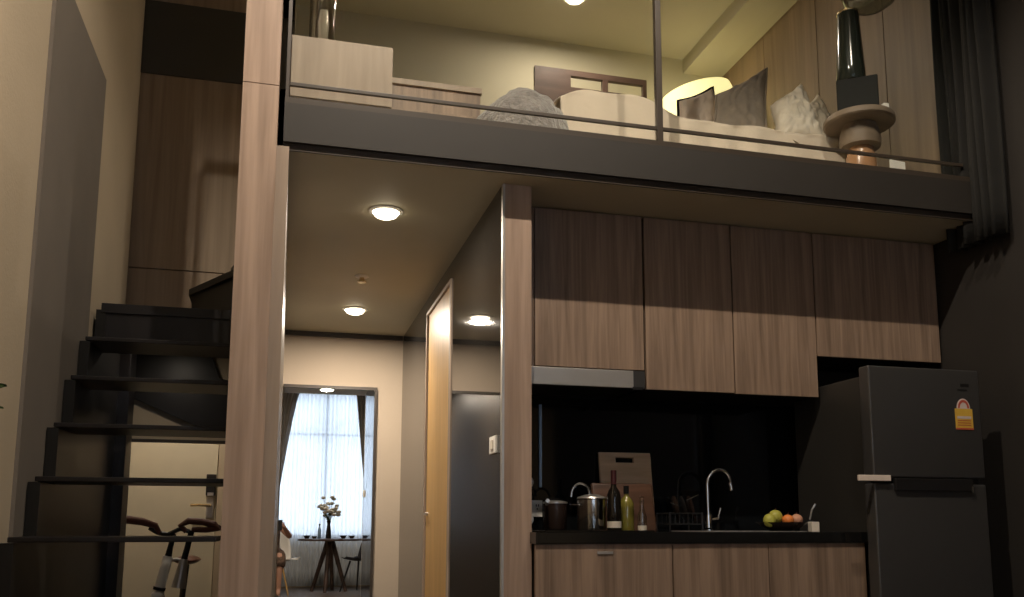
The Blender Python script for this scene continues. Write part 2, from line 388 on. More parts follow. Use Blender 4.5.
MB().prism([(-.47, 4.49), (-.13, 3.86), (-.13, 4.76), (-.47, 4.76)], 'z', 2.012, 2.042).build('winder_tread', M['tread'], stair)
MB().prism([(-.455, 4.50), (-.13, 3.90), (-.13, 3.92), (-.445, 4.505)], 'z', 1.845, 2.012).build('winder_riser', M['tread'], stair)
MB().prism([(-.30, 4.74), (-.13, 4.1), (-.13, 4.74)], 'z', 2.20, 2.23).build('winder_tread', M['tread'], stair)
# saw-tooth stringer against the left wall
poly = [(1.97, 0.0), (1.97, .13)]
for (y, z) in lower: poly += [(y-.005, z-.016)] if False else []
seq = lower + TR + [(4.03, 1.835)]
poly = [(seq[0][0], 0)]
for i, (y, z) in enumerate(seq):
    poly.append((y+.004, z-.018))
    if i+1 < len(seq): poly.append((seq[i+1][0]+.004, z-.018))
poly += [(4.60, 1.805), (4.60, 0)]
MB().prism(poly, 'x', -.785, -.748).build('stringer', M['stringer'], stair)
MB().box(-.79, -.70, 4.44, 4.60, 0, 1.805, .004).build('post', M['tread'], stair)
# stringer on the wall side of the partition
q = [(3.12, .884)]
poly = [(3.14, .80), (4.72, 1.80), (4.72, 1.60), (3.14, .62)]
MB().prism(poly, 'x', -.135, -.117).build('stringer', M['tread'], stair)

# ================================================================== ENTRANCE DOOR, BIKE
d2 = tag(Bx(-.95, -.40, 6.02, 6.06, 0, 2.02, .003).build('door_2', M['door']), 'pale entrance door with a digital lock seen through the stairs', 'door', None, 'structure')
MB().box(-1.01, -.955, 6.0, 6.069, 0, 2.08).box(-.395, -.345, 6.0, 6.069, 0, 2.08).box(-.955, -.395, 6.0, 6.069, 2.025, 2.08).build('door_frame', M['beige'], d2)
for z in (.68, 1.34):
    MB().cyl((-.952, 6.012, z-.05), (-.952, 6.012, z+.05), .010).box(-.952, -.915, 6.014, 6.022, z-.045, z+.045).build('hinge', M['steel'], d2)
lk = MB().box(-.462, -.405, 5.985, 6.02, 1.10, 1.235, .006).build('digital_lock', M['black'], d2)
MB().box(-.452, -.415, 5.981, 5.986, 1.10, 1.12).build('lock_panel', M['steel'], lk)
MB().box(-.457, -.412, 6.0, 6.02, .96, 1.095, .005).build('handle_plate', M['steel'], d2)
MB().cyl((-.435, 6.0, 1.04), (-.435, 5.965, 1.04), .010).tube([(-.425, 5.965, 1.04), (-.50, 5.962, 1.042), (-.545, 5.966, 1.04)], .009).build('door_handle', M['brass'], d2)

bk = thing('bicycle', 'small bicycle with swept brown handlebar grips parked under the stairs', 'bicycle', (-.56, 5.1, 0))
BY = 5.0
MB().tube([(-.455, BY, .885), (-.50, BY, .90), (-.56, BY, .87), (-.61, BY, .88), (-.65, BY, .905)], .012).build('handlebar', M['black'], bk)
MB().tube([(-.60, BY, .875), (-.62, BY-.01, .915), (-.68, BY-.03, .935), (-.75, BY-.06, .945), (-.83, BY-.1, .955)], [.012, .016, .02, .021, .018], 12).build('grip', M['leather'], bk)
MB().tube([(-.47, BY, .885), (-.50, BY, .915), (-.46, BY-.02, .94), (-.39, BY-.03, .935), (-.33, BY-.05, .92), (-.30, BY-.06, .905), (-.37, BY-.03, .895), (-.44, BY, .895)], [.014, .016, .018, .018, .018, .016, .016, .014], 12).build('grip', M['leather'], bk)
MB().tube([(-.53, BY, .875), (-.545, BY, .80), (-.553, BY+.01, .755)], [.012, .014, .018]).build('stem', M['blackmat'], bk)
MB().tube([(-.445, BY, .89), (-.462, BY, .80), (-.475, BY, .74)], [.014, .015, .016]).build('stem', M['blackmat'], bk)
MB().cyl((-.552, BY, .76), (-.585, BY, .60), .024, .026).build('head_tube', M['white'], bk)
MB().cyl((-.584, BY, .605), (-.587, BY, .590), .030).build('collar', M['blackmat'], bk)
MB().sphere((-.592, BY, .565), .033, (1, 1, .8)).build('head_lamp', M['white'], bk)
MB().cyl((-.475, BY, .745), (-.495, BY, .60), .02, .035).tube([(-.552, BY, .735), (-.51, BY, .745), (-.475, BY, .735)], .009).build('bracket', M['steel'], bk)
MB().tube([(-.585, BY, .58), (-.57, 5.1, .42), (-.52, 5.35, .36), (-.45, 5.62, .36)], .022).tube([(-.52, 5.35, .36), (-.50, 5.42, .70)], .016).build('frame', M['black'], bk)
for (x, y) in ((-.60, 4.95), (-.44, 5.72)):
    pts = [(x+.02*math.cos(t)*0, y+.19*math.cos(t), .205+.19*math.sin(t)) for t in [2*PI*k/28 for k in range(29)]]
    wh = MB().tube(pts, .014, 8).build('wheel', M['blackmat'], bk)
    sp = MB()
    for k in range(10):
        t = 2*PI*k/10; sp.cyl((x, y, .205), (x, y+.18*math.cos(t), .205+.18*math.sin(t)), .0016, seg=5)
    sp.cyl((x-.04, y, .205), (x+.04, y, .205), .015, seg=12); sp.build('spokes', M['steel'], wh)
MB().tube([(-.585, BY, .58), (-.598, 4.97, .38), (-.60, 4.95, .215)], .012).build('fork', M['black'], bk)
superell(MB(), (-.50, 5.45, .725), .07, .12, .025).build('saddle', M['leather'], bk)

# ================================================================== MIRROR
mr = thing('wall_mirror', 'tall dark-framed mirror on the cream end wall of the corridor', 'mirror', (.28, 6.05, .05))
MB().box(-.014, .577, 6.045, 6.06, .06, 1.815).build('mirror_glass', M['mirror'], mr)
MB().box(-.018, .577, 6.035, 6.068, 1.815, 1.835).box(.577, .594, 6.035, 6.068, .04, 1.835).box(-.018, .577, 6.035, 6.068, .04, .06).build('mirror_frame', M['frame'], mr)

# ================================================================== CORRIDOR LIGHTS, DETECTOR, SWITCH
def downlight(x, y, z, rad, label, power, group, spot=None, soft=.03):
    t = thing('ceiling_downlight', label, 'ceiling light', (x, y, z), group)
    MB().lathe([(rad*1.25, 0), (rad*1.25, -.004), (rad, -.008), (rad*.95, -.004), (rad*.95, 0)], (x, y, z)).build('trim_ring', M['white'], t, 40)
    MB().lathe([(rad*.95, -.003), (rad*.93, -.012), (rad*.80, -.022), (rad*.5, -.030), (0, -.033)], (x, y, z)).build('diffuser', M['glow'], t, 180)
    if spot: light('lamp', 'SPOT', (x, y, z-.045), power, WARM, t, spot_size=math.radians(spot), spot_blend=.35, shadow_soft_size=soft)
    else: light('lamp', 'AREA', (x, y, z-.036), power, WARM, t, shape='DISK', size=rad*1.9)
    return t
downlight(.370, 3.586, 2.2, .056, 'round recessed downlight in the corridor ceiling, the nearer and larger one', CORR_W, 'corridor ceiling downlights')
downlight(.381, 5.35, 2.2, .06, 'round recessed downlight in the corridor ceiling, the farther one near the mirror', CORR_W*1.25, 'corridor ceiling downlights')
downlight(1.607, 4.82, 4.1, .06, 'round recessed downlight in the loft ceiling above the bed', LOFT_W, None)
LY = 1.58
downlight(.35, LY, 4.1, .05, 'living area ceiling downlight nearer the left wall', LIVING_W, 'living area ceiling downlights', 150, .02)
downlight(1.55, LY, 4.1, .05, 'living area ceiling downlight nearer the right wall', LIVING_W*.42, 'living area ceiling downlights', 130, .02)
downlight(-.62, 5.45, 2.2, .045, 'added fill downlight, out of view in the low hall ceiling, brightening the entrance door', 8, None)  # added fill lamp, out of view, to brighten the entrance door
downlight(-.55, 4.3, 1.805, .025, 'added unseen fill light under the stair landing', .9, None)  # added lamp with no visible source, lifts the dark bulkhead
t = thing('smoke_detector', 'small round detector on the corridor ceiling between the two downlights', 'smoke detector', (.359, 4.6, 2.2))
MB().lathe([(.035, 0), (.035, -.006), (.02, -.01), (0, -.01)], (.359, 4.6, 2.2)).build('base', M['white'], t, 40)
MB().lathe([(.012, -.01), (.014, -.028), (.024, -.030), (.024, -.034), (0, -.036)], (.359, 4.6, 2.2), 16).build('sensor_head', M['brass'], t, 40)
t = thing('light_switch', 'small white light switch on the black glass wall', 'light switch', (.76, 3.285, 1.18))
MB().box(.755, .7645, 3.235, 3.335, 1.185, 1.25, .002).build('plate', M['white'], t)
MB().box(.751, .756, 3.265, 3.305, 1.20, 1.235, .001).build('rocker', M['label'], t)

# ================================================================== KITCHEN UNITS
UY = 3.37
def upper(x0, x1, z0, label):
    t = thing('wall_cabinet', label, 'cabinet', ((x0+x1)/2, 3.55, z0), 'tall wood wall cabinets')
    MB().box(x0+.001, x1-.001, UY+.02, 3.72, z0+.003, 2.197).build('body', M['blackmat'], t)
    return t
def udoor(t, x0, x1, z0):
    MB().box(x0+.002, x1-.002, UY, UY+.019, z0, 2.195, .001).build('door', M['walnut'], t)
t = upper(.882, 1.411, 1.545, 'wood wall cabinet above the steel cooker hood'); udoor(t, .882, .945, 1.545); udoor(t, .945, 1.411, 1.545)
t = upper(1.417, 1.815, 1.468, 'long wood wall cabinet just right of the cooker hood'); udoor(t, 1.417, 1.815, 1.468)
t = upper(1.817, 2.212, 1.465, 'long wood wall cabinet just left of the fridge gap'); udoor(t, 1.817, 2.212, 1.465)
t = upper(2.214, 2.845, 1.645, 'shorter wood wall cabinet above the fridge'); udoor(t, 2.214, 2.845, 1.645)
hd = thing('cooker_hood', 'slim stainless steel cooker hood under the first wall cabinet', 'cooker hood', (1.15, 3.5, 1.465))
MB().box(.884, 1.36, UY-.004, UY+.016, 1.470, 1.540, .002).build('front_panel', M['steel'], hd)
MB().box(1.36, 1.411, UY-.002, UY+.016, 1.470, 1.540, .001).build('end_cap', M['fridge'], hd)
MB().box(.884, 1.411, UY+.016, 3.718, 1.480, 1.543).build('body', M['black'], hd)
MB().box(1.355, 1.40, UY-.008, UY, 1.463, 1.474).build('switch_panel', M['black'], hd)

LYF = 3.10
def lower_unit(x0, x1, label, kind):
    xb = max(x0, .882)
    t = thing('base_cabinet', label, 'cabinet', ((x0+x1)/2, 3.4, 0), 'wood base cabinets')
    MB().box(xb+.001, x1-.001, LYF+.02, 3.72, .10, .852).build('body', M['blackmat'], t)
    MB().box(x0+.001, x1-.001, LYF+.06, LYF+.075, 0, .10).build('plinth', M['black'], t)
    if kind == 'drawers':
        for z0, z1 in ((.652, .852), (.42, .640), (.11, .408)):
            d = MB().box(x0+.004, x1-.003, LYF, LYF+.019, z0, z1, .001).build('drawer', M['walnut'], t)
            MB().box((x0+x1)/2-.03, (x0+x1)/2+.03, LYF-.004, LYF, z1-.035, z1-.025, .001).build('pull', M['steel'], d)
    else:
        d = MB().box(x0+.002, x1-.002, LYF, LYF+.019, .11, .852, .001).build('door', M['walnut'], t)
    return t
lower_unit(.868, 1.395, 'wood drawer unit under the worktop, next to the pillar', 'drawers')
lower_unit(1.395, 1.787, 'wood base cabinet under the tap, in the middle', 'door')
lower_unit(1.787, 2.208, 'wood base cabinet at the right end of the worktop beside the fridge', 'door')
tag(Bx(.8785, 2.215, 3.09, 3.722, .855, .895, .002).box(.870, .882, 3.09, 3.168, .855, .895).build('kitchen_worktop', M['granite']), 'glossy black stone worktop above the base cabinets', 'worktop')
WZ = .895

# hob
t = thing('cooker_hob', 'flat black glass cooker hob under the pans', 'hob', (1.14, 3.42, WZ))
MB().box(.93, 1.36, 3.18, 3.66, WZ, WZ+.006, .002).build('glass_plate', M['blackglass'], t)

# stock pot
M['potsteel'] = mat('polished_steel', (.62, .60, .57), .16, 1)
def pot(x, y, rad, h, label, lid=True):
    t = thing('stock_pot', label, 'cooking pot', (x, y, WZ))
    z = WZ+.007
    MB().lathe([(0, 0), (rad*.96, 0), (rad, .006), (rad, h), (rad*1.04, h+.002), (rad*1.04, h+.006), (rad*.97, h+.006), (rad*.97, .01), (0, .01)], (x, y, z), 40).build('body', M['potsteel'], t, 35)
    MB().lathe([(rad*1.0, h+.006), (rad*.95, h+.012), (rad*.4, h+.022), (0, h+.024)], (x, y, z), 40).build('lid', M['steel'], t, 35)
    MB().tube([(x-.045+.04*math.cos(a)-.005, y-.01, z+h+.012+.055*math.sin(a)) for a in [PI*k/12 for k in range(13)]], .005).build('lid_handle', M['chrome'], t, 60)
    for s in (-1, 1):
        MB().tube([(x+s*rad*.98, y-.03, z+h*.82), (x+s*(rad+.022), y-.022, z+h*.84), (x+s*(rad+.022), y+.022, z+h*.84), (x+s*rad*.98, y+.03, z+h*.82)], .004).build('side_handle', M['chrome'], t, 60)
pot(1.205, 3.45, .060, .118, 'tall stainless steel stock pot with a looped lid handle')
t = thing('saucepan', 'dark saucepan with a steel rim and long handle left of the stock pot', 'saucepan', (1.08, 3.56, WZ))
z = WZ+.007
MB().lathe([(0, 0), (.045, 0), (.048, .005), (.048, .105), (.046, .105), (.045, .008), (0, .008)], (1.085, 3.56, z), 32).build('body', M['bowl'], t, 35)
MB().lathe([(.045, .104), (.051, .106), (.051, .112), (.02, .118), (0, .118)], (1.085, 3.56, z), 32).build('lid', M['steel'], t, 35)
MB().tube([(1.04, 3.53, z+.10), (1.02, 3.46, z+.108), (1.00, 3.38, z+.112)], [.005, .007, .008]).build('handle', M['steel'], t, 60)

def bottle(name, x, y, prof, m, label, cat, extra):
    t = thing(name, label, cat, (x, y, WZ))
    MB().lathe(prof, (x, y, WZ), 28).build('body', m, t, 50)
    for (nm, pr, mm) in extra: MB().lathe(pr, (x, y, WZ), 28).build(nm, mm, t, 50)
    return t
bottle('wine_bottle', 1.266, 3.36, [(0, 0), (.026, 0), (.028, .004), (.028, .135), (.022, .158), (.011, .175), (.010, .20), (0, .20)], M['wine'],
       'dark wine bottle standing right of the stock pot', 'bottle',
       [('capsule', [(.0115, .185), (.0115, .24), (0, .241)], M['winefoil']), ('label', [(.0285, .015), (.0285, .04)], M['label'])])
bottle('oil_bottle', 1.338, 3.41, [(0, 0), (.028, 0), (.030, .004), (.030, .11), (.022, .128), (.0095, .142), (.009, .155), (0, .155)], M['oil'],
       'yellow-green oil bottle in front of the dark cutting board', 'bottle',
       [('cap', [(.011, .150), (.011, .182), (0, .183)], M['blackmat']), ('label', [(.0305, .06), (.0305, .10)], M['clear'])])
bottle('glass_cruet', 1.392, 3.38, [(0, 0), (.016, 0), (.018, .003), (.018, .06), (.010, .085), (.008, .12), (.011, .125), (0, .125)], M['vasegl'],
       'small slender glass cruet right of the oil bottle', 'bottle',
       [('stopper', [(.006, .125), (.010, .135), (0, .142)], M['clear']), ('label', [(.0185, .006), (.0185, .024)], M['label'])])

# cutting boards, leaning on the backsplash
def board(name, x0, x1, yb, h, lean, th, m, slot, label):
    mb = MB(); rot = rx(-lean, 'X'); piv = Vector(((x0+x1)/2, yb, WZ))
    if slot:
        a, b, c, d = slot
        mb.box(x0, x1, yb, yb+th, WZ, WZ+c, .004, rot=rot, piv=piv)
        mb.box(x0, x1, yb, yb+th, WZ+d, WZ+h, .004, rot=rot, piv=piv)
        mb.box(x0, a, yb, yb+th, WZ+c-.004, WZ+d+.004, rot=rot, piv=piv); mb.box(b, x1, yb, yb+th, WZ+c-.004, WZ+d+.004, rot=rot, piv=piv)
    else:
        mb.box(x0, x1, yb, yb+th, WZ, WZ+h, .012, 3, rot=rot, piv=piv)
    return tag(mb.build(name, m, None, 40), label, 'cutting board')
board('cutting_board', 1.325, 1.565, 3.64, .345, 9, .018, M['board1'], (1.40, 1.485, .30, .322), 'light maple cutting board with a hand slot, behind the darker board')
board('cutting_board', 1.255, 1.53, 3.545, .21, 14, .02, M['board2'], None, 'dark brown wooden cutting board leaning in front of the lighter one')

# faucet + sink
t = thing('kitchen_tap', 'tall chrome gooseneck tap over the sink', 'tap', (1.78, 3.58, WZ))
MB().lathe([(0, 0), (.024, 0), (.024, .008), (.017, .015), (.017, .07), (0, .07)], (1.78, 3.58, WZ), 24).build('base', M['chrome'], t, 40)
pts = [(1.78, 3.58, WZ+.06), (1.78, 3.58, WZ+.20)] + [(1.835-.055*math.cos(a), 3.58-.01*math.sin(a), WZ+.205+.06*math.sin(a)) for a in [PI*k/10 for k in range(11)]] + [(1.893, 3.575, WZ+.175)]
MB().tube(pts, .0085, 14).build('spout', M['chrome'], t, 60)
MB().cyl((1.797, 3.58, WZ+.05), (1.825, 3.575, WZ+.055), .008).tube([(1.825, 3.575, WZ+.055), (1.835, 3.57, WZ+.10)], .005).build('lever', M['chrome'], t, 60)
t = thing('kitchen_sink', 'inset steel sink in the black worktop below the tap', 'sink', (1.80, 3.38, WZ))
mb = MB()
for a in ((1.58, 2.02, 3.20, 3.22), (1.58, 2.02, 3.50, 3.52), (1.58, 1.60, 3.22, 3.50), (2.0, 2.02, 3.22, 3.50)): mb.box(*a, WZ, WZ+.003)
mb.build('rim', M['steel'], t); MB().box(1.6, 2.0, 3.22, 3.50, WZ, WZ+.0012).lathe([(0, .0015), (.03, .0015), (.03, .002)], (1.8, 3.36, WZ), 20).build('basin', M['fridge'], t)

# dish rack with cutlery at the left of the tap
t = thing('dish_rack', 'dark wire dish rack left of the tap', 'dish rack', (1.66, 3.60, WZ))
mb = MB()
for z in (.03, .075):
    mb.tube([(1.585, 3.545, WZ+z), (1.735, 3.545, WZ+z), (1.735, 3.68, WZ+z), (1.585, 3.68, WZ+z), (1.585, 3.545, WZ+z)], .003, 6)
for x in [1.59+.02*k for k in range(8)]: mb.tube([(x, 3.545, WZ+.075), (x, 3.545, WZ+.03), (x, 3.68, WZ+.03), (x, 3.68, WZ+.075)], .0018, 5)
for x in (1.585, 1.735):
    for y in (3.545, 3.68): mb.cyl((x, y, WZ), (x, y, WZ+.08), .004, seg=8)
mb.build('wire_frame', M['black'], t)
for k, (x, m_) in enumerate(((1.63, 'bowl'), (1.665, 'black'), (1.70, 'bowl'))):
    p = MB().lathe([(0, 0), (.035, .002), (.055, .010), (.056, .012), (.035, .006), (0, .004)], (x, 3.61, WZ+.095), 26, rot=rx(80, 'Y') @ rx(10, 'X'))
    tag(p.build('dinner_plate', M[m_], None, 50), ('dark plate in the dish rack, nearest the cutting boards', 'black plate in the middle of the dish rack', 'dark plate in the dish rack, nearest the tap')[k], 'plate', 'plates in the dish rack')
for k, (a, b) in enumerate((((1.572, 3.50, WZ+.118), (1.645, 3.545, WZ+.102)), ((1.66, 3.54, WZ+.13), (1.72, 3.545, WZ+.155)))):
    s_ = MB().tube([a, ((a[0]*.6+b[0]*.4), (a[1]*.6+b[1]*.4), (a[2]*.6+b[2]*.4)), b], [.0045, .003, .002], 8)
    o = s_.build('spoon', M['chrome'], None, 60)
    tag(o, ('steel spoon lying low across the left of the dish rack', 'steel spoon resting high on the plates in the dish rack')[k], 'spoon', 'spoons on the dish rack')

# fruit bowl
t = thing('fruit_bowl', 'low dark bowl of fruit on the right of the worktop', 'bowl', (1.985, 3.33, WZ))
MB().lathe([(0, 0), (.045, 0), (.06, .008), (.10, .034), (.104, .038), (.098, .038), (.058, .014), (0, .008)], (1.985, 3.33, WZ), 36).build('body', M['bowl'], t, 50)
FR = [('green_pear', 1.912, 3.30, .940, .026, 'pear', 'yellow-green pear at the left edge of the fruit bowl', (1, 1, 1.05)),
      ('green_pear', 1.948, 3.315, .955, .028, 'pear', 'large yellow-green pear standing highest in the fruit bowl', (1.05, 1, 1.0)),
      ('orange', 1.990, 3.29, .942, .024, 'orange', 'bright orange in the front middle of the fruit bowl', (1, 1, .92)),
      ('peach', 2.045, 3.315, .944, .025, 'peach', 'pale peach at the right of the fruit bowl', (1, 1, .9))]
for (n_, x, y, zc, rr, m_, lb, sc_) in FR:
    t = thing(n_, lb, n_.split('_')[-1], (x, y, zc-rr), 'fruit in the bowl')
    MB().sphere((x, y, zc), rr, sc_).build('flesh', M[m_], t, 180)
    MB().tube([(x, y, zc+rr*.85), (x+.003, y, zc+rr*1.25)], .0018, 6).build('stalk', M['leather'], t)
tag(Bx(2.105, 2.14, 3.30, 3.33, WZ, .935, .002).build('spice_tin', M['whitecr']), 'tiny square white tin right of the fruit bowl', 'tin')
t = thing('corkscrew', 'small dark corkscrew with a steel arm beside the fridge', 'corkscrew', (2.19, 3.40, WZ))
MB().cyl((2.16, 3.40, WZ), (2.16, 3.40, WZ+.05), .012).build('body', M['black'], t)
MB().tube([(2.16, 3.40, WZ+.05), (2.165, 3.39, WZ+.09), (2.18, 3.385, WZ+.115)], .004).build('arm', M['steel'], t)

# socket and plugs by the pillar
t = thing('wall_socket', 'white double wall socket on the backsplash beside the pillar', 'socket', (1.04, 3.71, .98))
MB().box(.99, 1.075, 3.712, 3.722, .955, 1.025, .002).build('face_plate', M['white'], t)
mb = MB()
for x in (1.045, 1.055): mb.box(x, x+.004, 3.710, 3.7125, .998, 1.008)
mb.box(1.049, 1.054, 3.710, 3.7125, .985, .991); mb.build('socket_holes', M['black'], t)
for k, z in enumerate((1.10, .945)):
    t = thing('plug_adapter', ('round white plug adapter above the wall socket', 'round white plug adapter below the wall socket')[k], 'plug', (1.0, 3.68, z), 'round white plugs by the pillar')
    MB().lathe([(0, 0), (.02, 0), (.026, .006), (.026, .028), (.018, .036), (0, .036)], (1.005, 3.721, z), 24, rot=rx(90, 'X')).build('body', M['white'], t, 40)
    MB().tube([(1.01, 3.69, z-.01), (1.03, 3.69, z-.03), (1.045, 3.70, max(WZ+.004, z-.06))], .0025, 6).build('cord', M['blackmat'], t)

# ================================================================== FRIDGE
fr = thing('refrigerator', 'graphite grey two-door fridge freezer right of the worktop', 'fridge', (2.41, 3.3, 0))
FX0, FX1, FY = 2.225, 2.660, 2.95
MB().box(2.232, 2.652, 3.02, 3.60, .03, 1.515, .006).build('body', M['fridgeside'], fr)
for x in (2.27, 2.61):
    for y in (3.06, 3.56): MB().cyl((x, y, 0), (x, y, .035), .018).build('foot', M['black'], fr)
fz = MB().box(2.155, FX1, FY, 3.012, 1.10, 1.53, .008, 3).build('freezer_door', M['fridge'], fr, 40)
fd = MB().box(2.155, FX1, FY, 3.012, .05, 1.078, .008, 3).build('fridge_door', M['fridge'], fr, 40)
MB().box(2.165, 2.655, 2.985, 3.02, 1.070, 1.104).build('door_gap', M['black'], fr)
MB().box(2.24, 2.59, FY-.012, FY+.004, 1.050, 1.098, .004).build('handle', M['black'], fr)
MB().box(2.580, 2.588, FY-.015, FY-.008, 1.045, 1.07).build('handle_tip', M['chrome'], fr)
tag(MB().box(2.082, 2.218, FY-.016, FY-.002, 1.086, 1.108, .002).box(2.156, 2.218, FY-.003, FY+.002, 1.086, 1.108).build('door_strap', M['palepil'], fr), 'pale strap across the gap between the doors')
MB().box(2.170, 2.180, 3.012, 3.021, .06, 1.51).build('gasket', M['palepil'], fr)
sx0, sx1 = 2.537, 2.618
lb = MB().box(sx0, sx1, FY-.0015, FY, 1.292, 1.375).build('energy_label', M['yellow'], fr)
cxl = (sx0+sx1)/2
mb = MB(); mb.prism([(cxl+.031*math.cos(a), 1.375+.040*math.sin(a)) for a in [PI*k/16 for k in range(17)]], 'y', FY-.0015, FY); mb.build('label_arch', M['pinkwhite'], lb)
mb = MB()
arc = [(cxl+.026*math.cos(a), 1.377+.033*math.sin(a)) for a in [PI*k/16 for k in range(17)]]; arc2 = [(cxl+.018*math.cos(a), 1.377+.023*math.sin(a)) for a in [PI*k/16 for k in range(16, -1, -1)]]
mb.prism(arc+arc2, 'y', FY-.0022, FY-.0015); mb.build('label_dial', M['red'], lb)
mb = MB(); mb.box(sx0+.008, sx1-.008, FY-.0022, FY-.0015, 1.335, 1.345); mb.build('label_band', M['pinkwhite'], lb)
mb = MB(); mb.box(sx0, sx1, FY-.0022, FY-.0015, 1.292, 1.299)
for k in range(3): mb.box(sx0+.01, sx1-.01, FY-.0022, FY-.0015, 1.308+.009*k, 1.311+.009*k)
mb.build('printed_lines', M['red'], lb)
MB().box(2.555, 2.60, FY-.001, FY, 1.445, 1.452).box(2.57, 2.61, FY-.001, FY, 1.462, 1.474).build('badge', M['black'], fr)

# ================================================================== GLASS RAILING
rl = thing('glass_railing', 'glass balustrade with a thin dark rail along the loft edge', 'railing', (1.4, 3.06, 2.385))
for (x0, x1) in ((-.025, 1.352), (1.378, 2.72)):
    MB().box(x0, x1, 3.075, 3.083, 2.388, 3.45).build('glass_panel', M['railglass'], rl)
MB().box(-.028, 2.762, 3.062, 3.074, 2.438, 2.452, .002).build('rail', M['frame'], rl)
MB().box(1.353, 1.377, 3.058, 3.086, 2.386, 3.47, .002).build('post', M['frame'], rl)
MB().box(-.03, 2.72, 3.066, 3.092, 3.45, 3.48, .004).build('top_rail', M['frame'], rl)
MB().box(-.041, -.029, 3.062, 3.086, 2.386, 3.45).build('end_channel', M['frame'], rl)

# ================================================================== LOFT FURNITURE
LZ = 2.385
t = thing('bedside_cabinet', 'pale oak box cabinet at the left end of the loft edge', 'cabinet', (.15, 3.3, LZ))
MB().box(-.028, .333, 3.11, 3.55, LZ, 2.655, .001).build('body', M['palewood'], t)
MB().box(-.026, .331, 3.102, 3.1095, LZ+.01, 2.648, .0006).build('front_panel', M['palewood'], t)
t = thing('low_bench', 'low grey-oak chest set back right of the pale box cabinet', 'chest', (.56, 3.7, LZ))
MB().box(.345, .745, 3.50, 3.9, LZ, 2.715).build('body', M['walnut'], t)
MB().box(.345, .750, 3.49, 3.91, 2.715, 2.74, .002).build('top', M['palewood'], t)
MB().box(.36, .735, 3.492, 3.4995, LZ+.02, 2.61).build('drawer', M['walnut'], t)
t = thing('glass_vase', 'tall clear glass cylinder vase on the pale box cabinet', 'vase', (.08, 3.27, 2.655))
MB().lathe([(0, 0), (.047, 0), (.048, .003), (.048, .33), (.045, .33), (.044, .012), (0, .012)], (.081, 3.27, 2.655), 36).build('body', M['vasegl'], t, 40)
MB().lathe([(0, .013), (.02, .015), (.024, .05), (.018, .10), (.022, .15), (.015, .20), (0, .20)], (.085, 3.27, 2.655), 20).build('candle', M['petal'], t, 60)

bed = thing('bed', 'low bed with cream mattress and dark slotted headboard on the loft', 'bed', (1.8, 4.2, LZ))
MB().box(1.05, 2.56, 3.42, 5.25, LZ+.05, LZ+.14, .005).build('bed_frame', M['tablewood'], bed)
for x in (1.1, 2.5):
    for y in (3.48, 5.2): MB().box(x-.03, x+.03, y-.03, y+.03, LZ, LZ+.05).build('foot', M['tablewood'], bed)
MB().box(1.04, 2.58, 3.38, 5.26, LZ+.14, LZ+.265, .04, 4).build('mattress', M['duvet'], bed, 60)
# headboard with two openings
hx0, hx1, hy0, hy1, hz = 1.40, 2.135, 4.98, 5.01, 3.712
mb = MB()
mb.box(hx0, hx1, hy0, hy1, LZ, 3.60).box(hx0, hx1, hy0, hy1, 3.675, hz)
mb.box(hx0, 1.63, hy0, hy1, 3.60, 3.675).box(1.84, 1.875, hy0, hy1, 3.60, 3.675).box(2.11, hx1, hy0, hy1, 3.60, 3.675)
MB().box(0, 1, 0, 1, 0, 1).bm.free()
mb.build('headboard', M['tablewood'], bed)

def duvet_fn(u_, v_):
    x = 1.06 + 1.50*u_; 
    L_ = v_
    hump = .075*math.exp(-((x-1.29)/.25)**4) if x < 2.2 else 0
    fold = .010*math.sin(x*34+1.3*math.sin(x*7))
    if L_ < .25:      # hanging front drop
        q_ = L_/.25
        y = 3.345 + .025*math.sin(PI*q_*.5) + fold*(1-q_*.6)
        z = LZ+.03 + (.255+hump)*q_
    else:
        q_ = (L_-.25)/.75
        y = 3.37 + q_*1.55
        z = LZ+.292 + hump*(1-.5*q_) + .012*mnoise.noise(Vector((x*5, y*5, 0))) + .006*math.sin(x*22+y*6)
        if q_ < .06: z -= .02*(1-q_/.06)**2
    return Vector((x, y, z))
o = MB().sheet(duvet_fn, 90, 60, .012).build('duvet', M['duvet'], None, 180)
tag(o, 'cream duvet draped over the loft bed and hanging down its front', 'duvet')
# grey throw
def throw_fn(u_, v_):
    a = 2*PI*u_; r_ = v_
    x = .865+.205*r_*math.cos(a)*(1+.12*math.sin(3*a)); y = 3.27+.14*r_*math.sin(a)
    z = LZ+.02+.225*math.sqrt(max(0, 1-r_**2.6))*(1-.25*max(0, -math.cos(a))*r_)
    x += .02*mnoise.noise(Vector((x*9, y*9, z*9))); z += .035*mnoise.noise(Vector((x*11, y*11, 3)))*(1-r_*.5)
    return Vector((x-.06*(z-LZ)/.3*0, max(y, 3.10), max(z, LZ+.004)))
mb = MB(); mb.sheet(throw_fn, 56, 20); bmesh.ops.remove_doubles(mb.bm, verts=mb.bm.verts[:], dist=.0008)
o = mb.build('throw_blanket', M['throw'], None, 180, noise=(.012, 24))
tag(o, 'fluffy grey throw blanket bunched at the left corner of the loft bed', 'blanket')

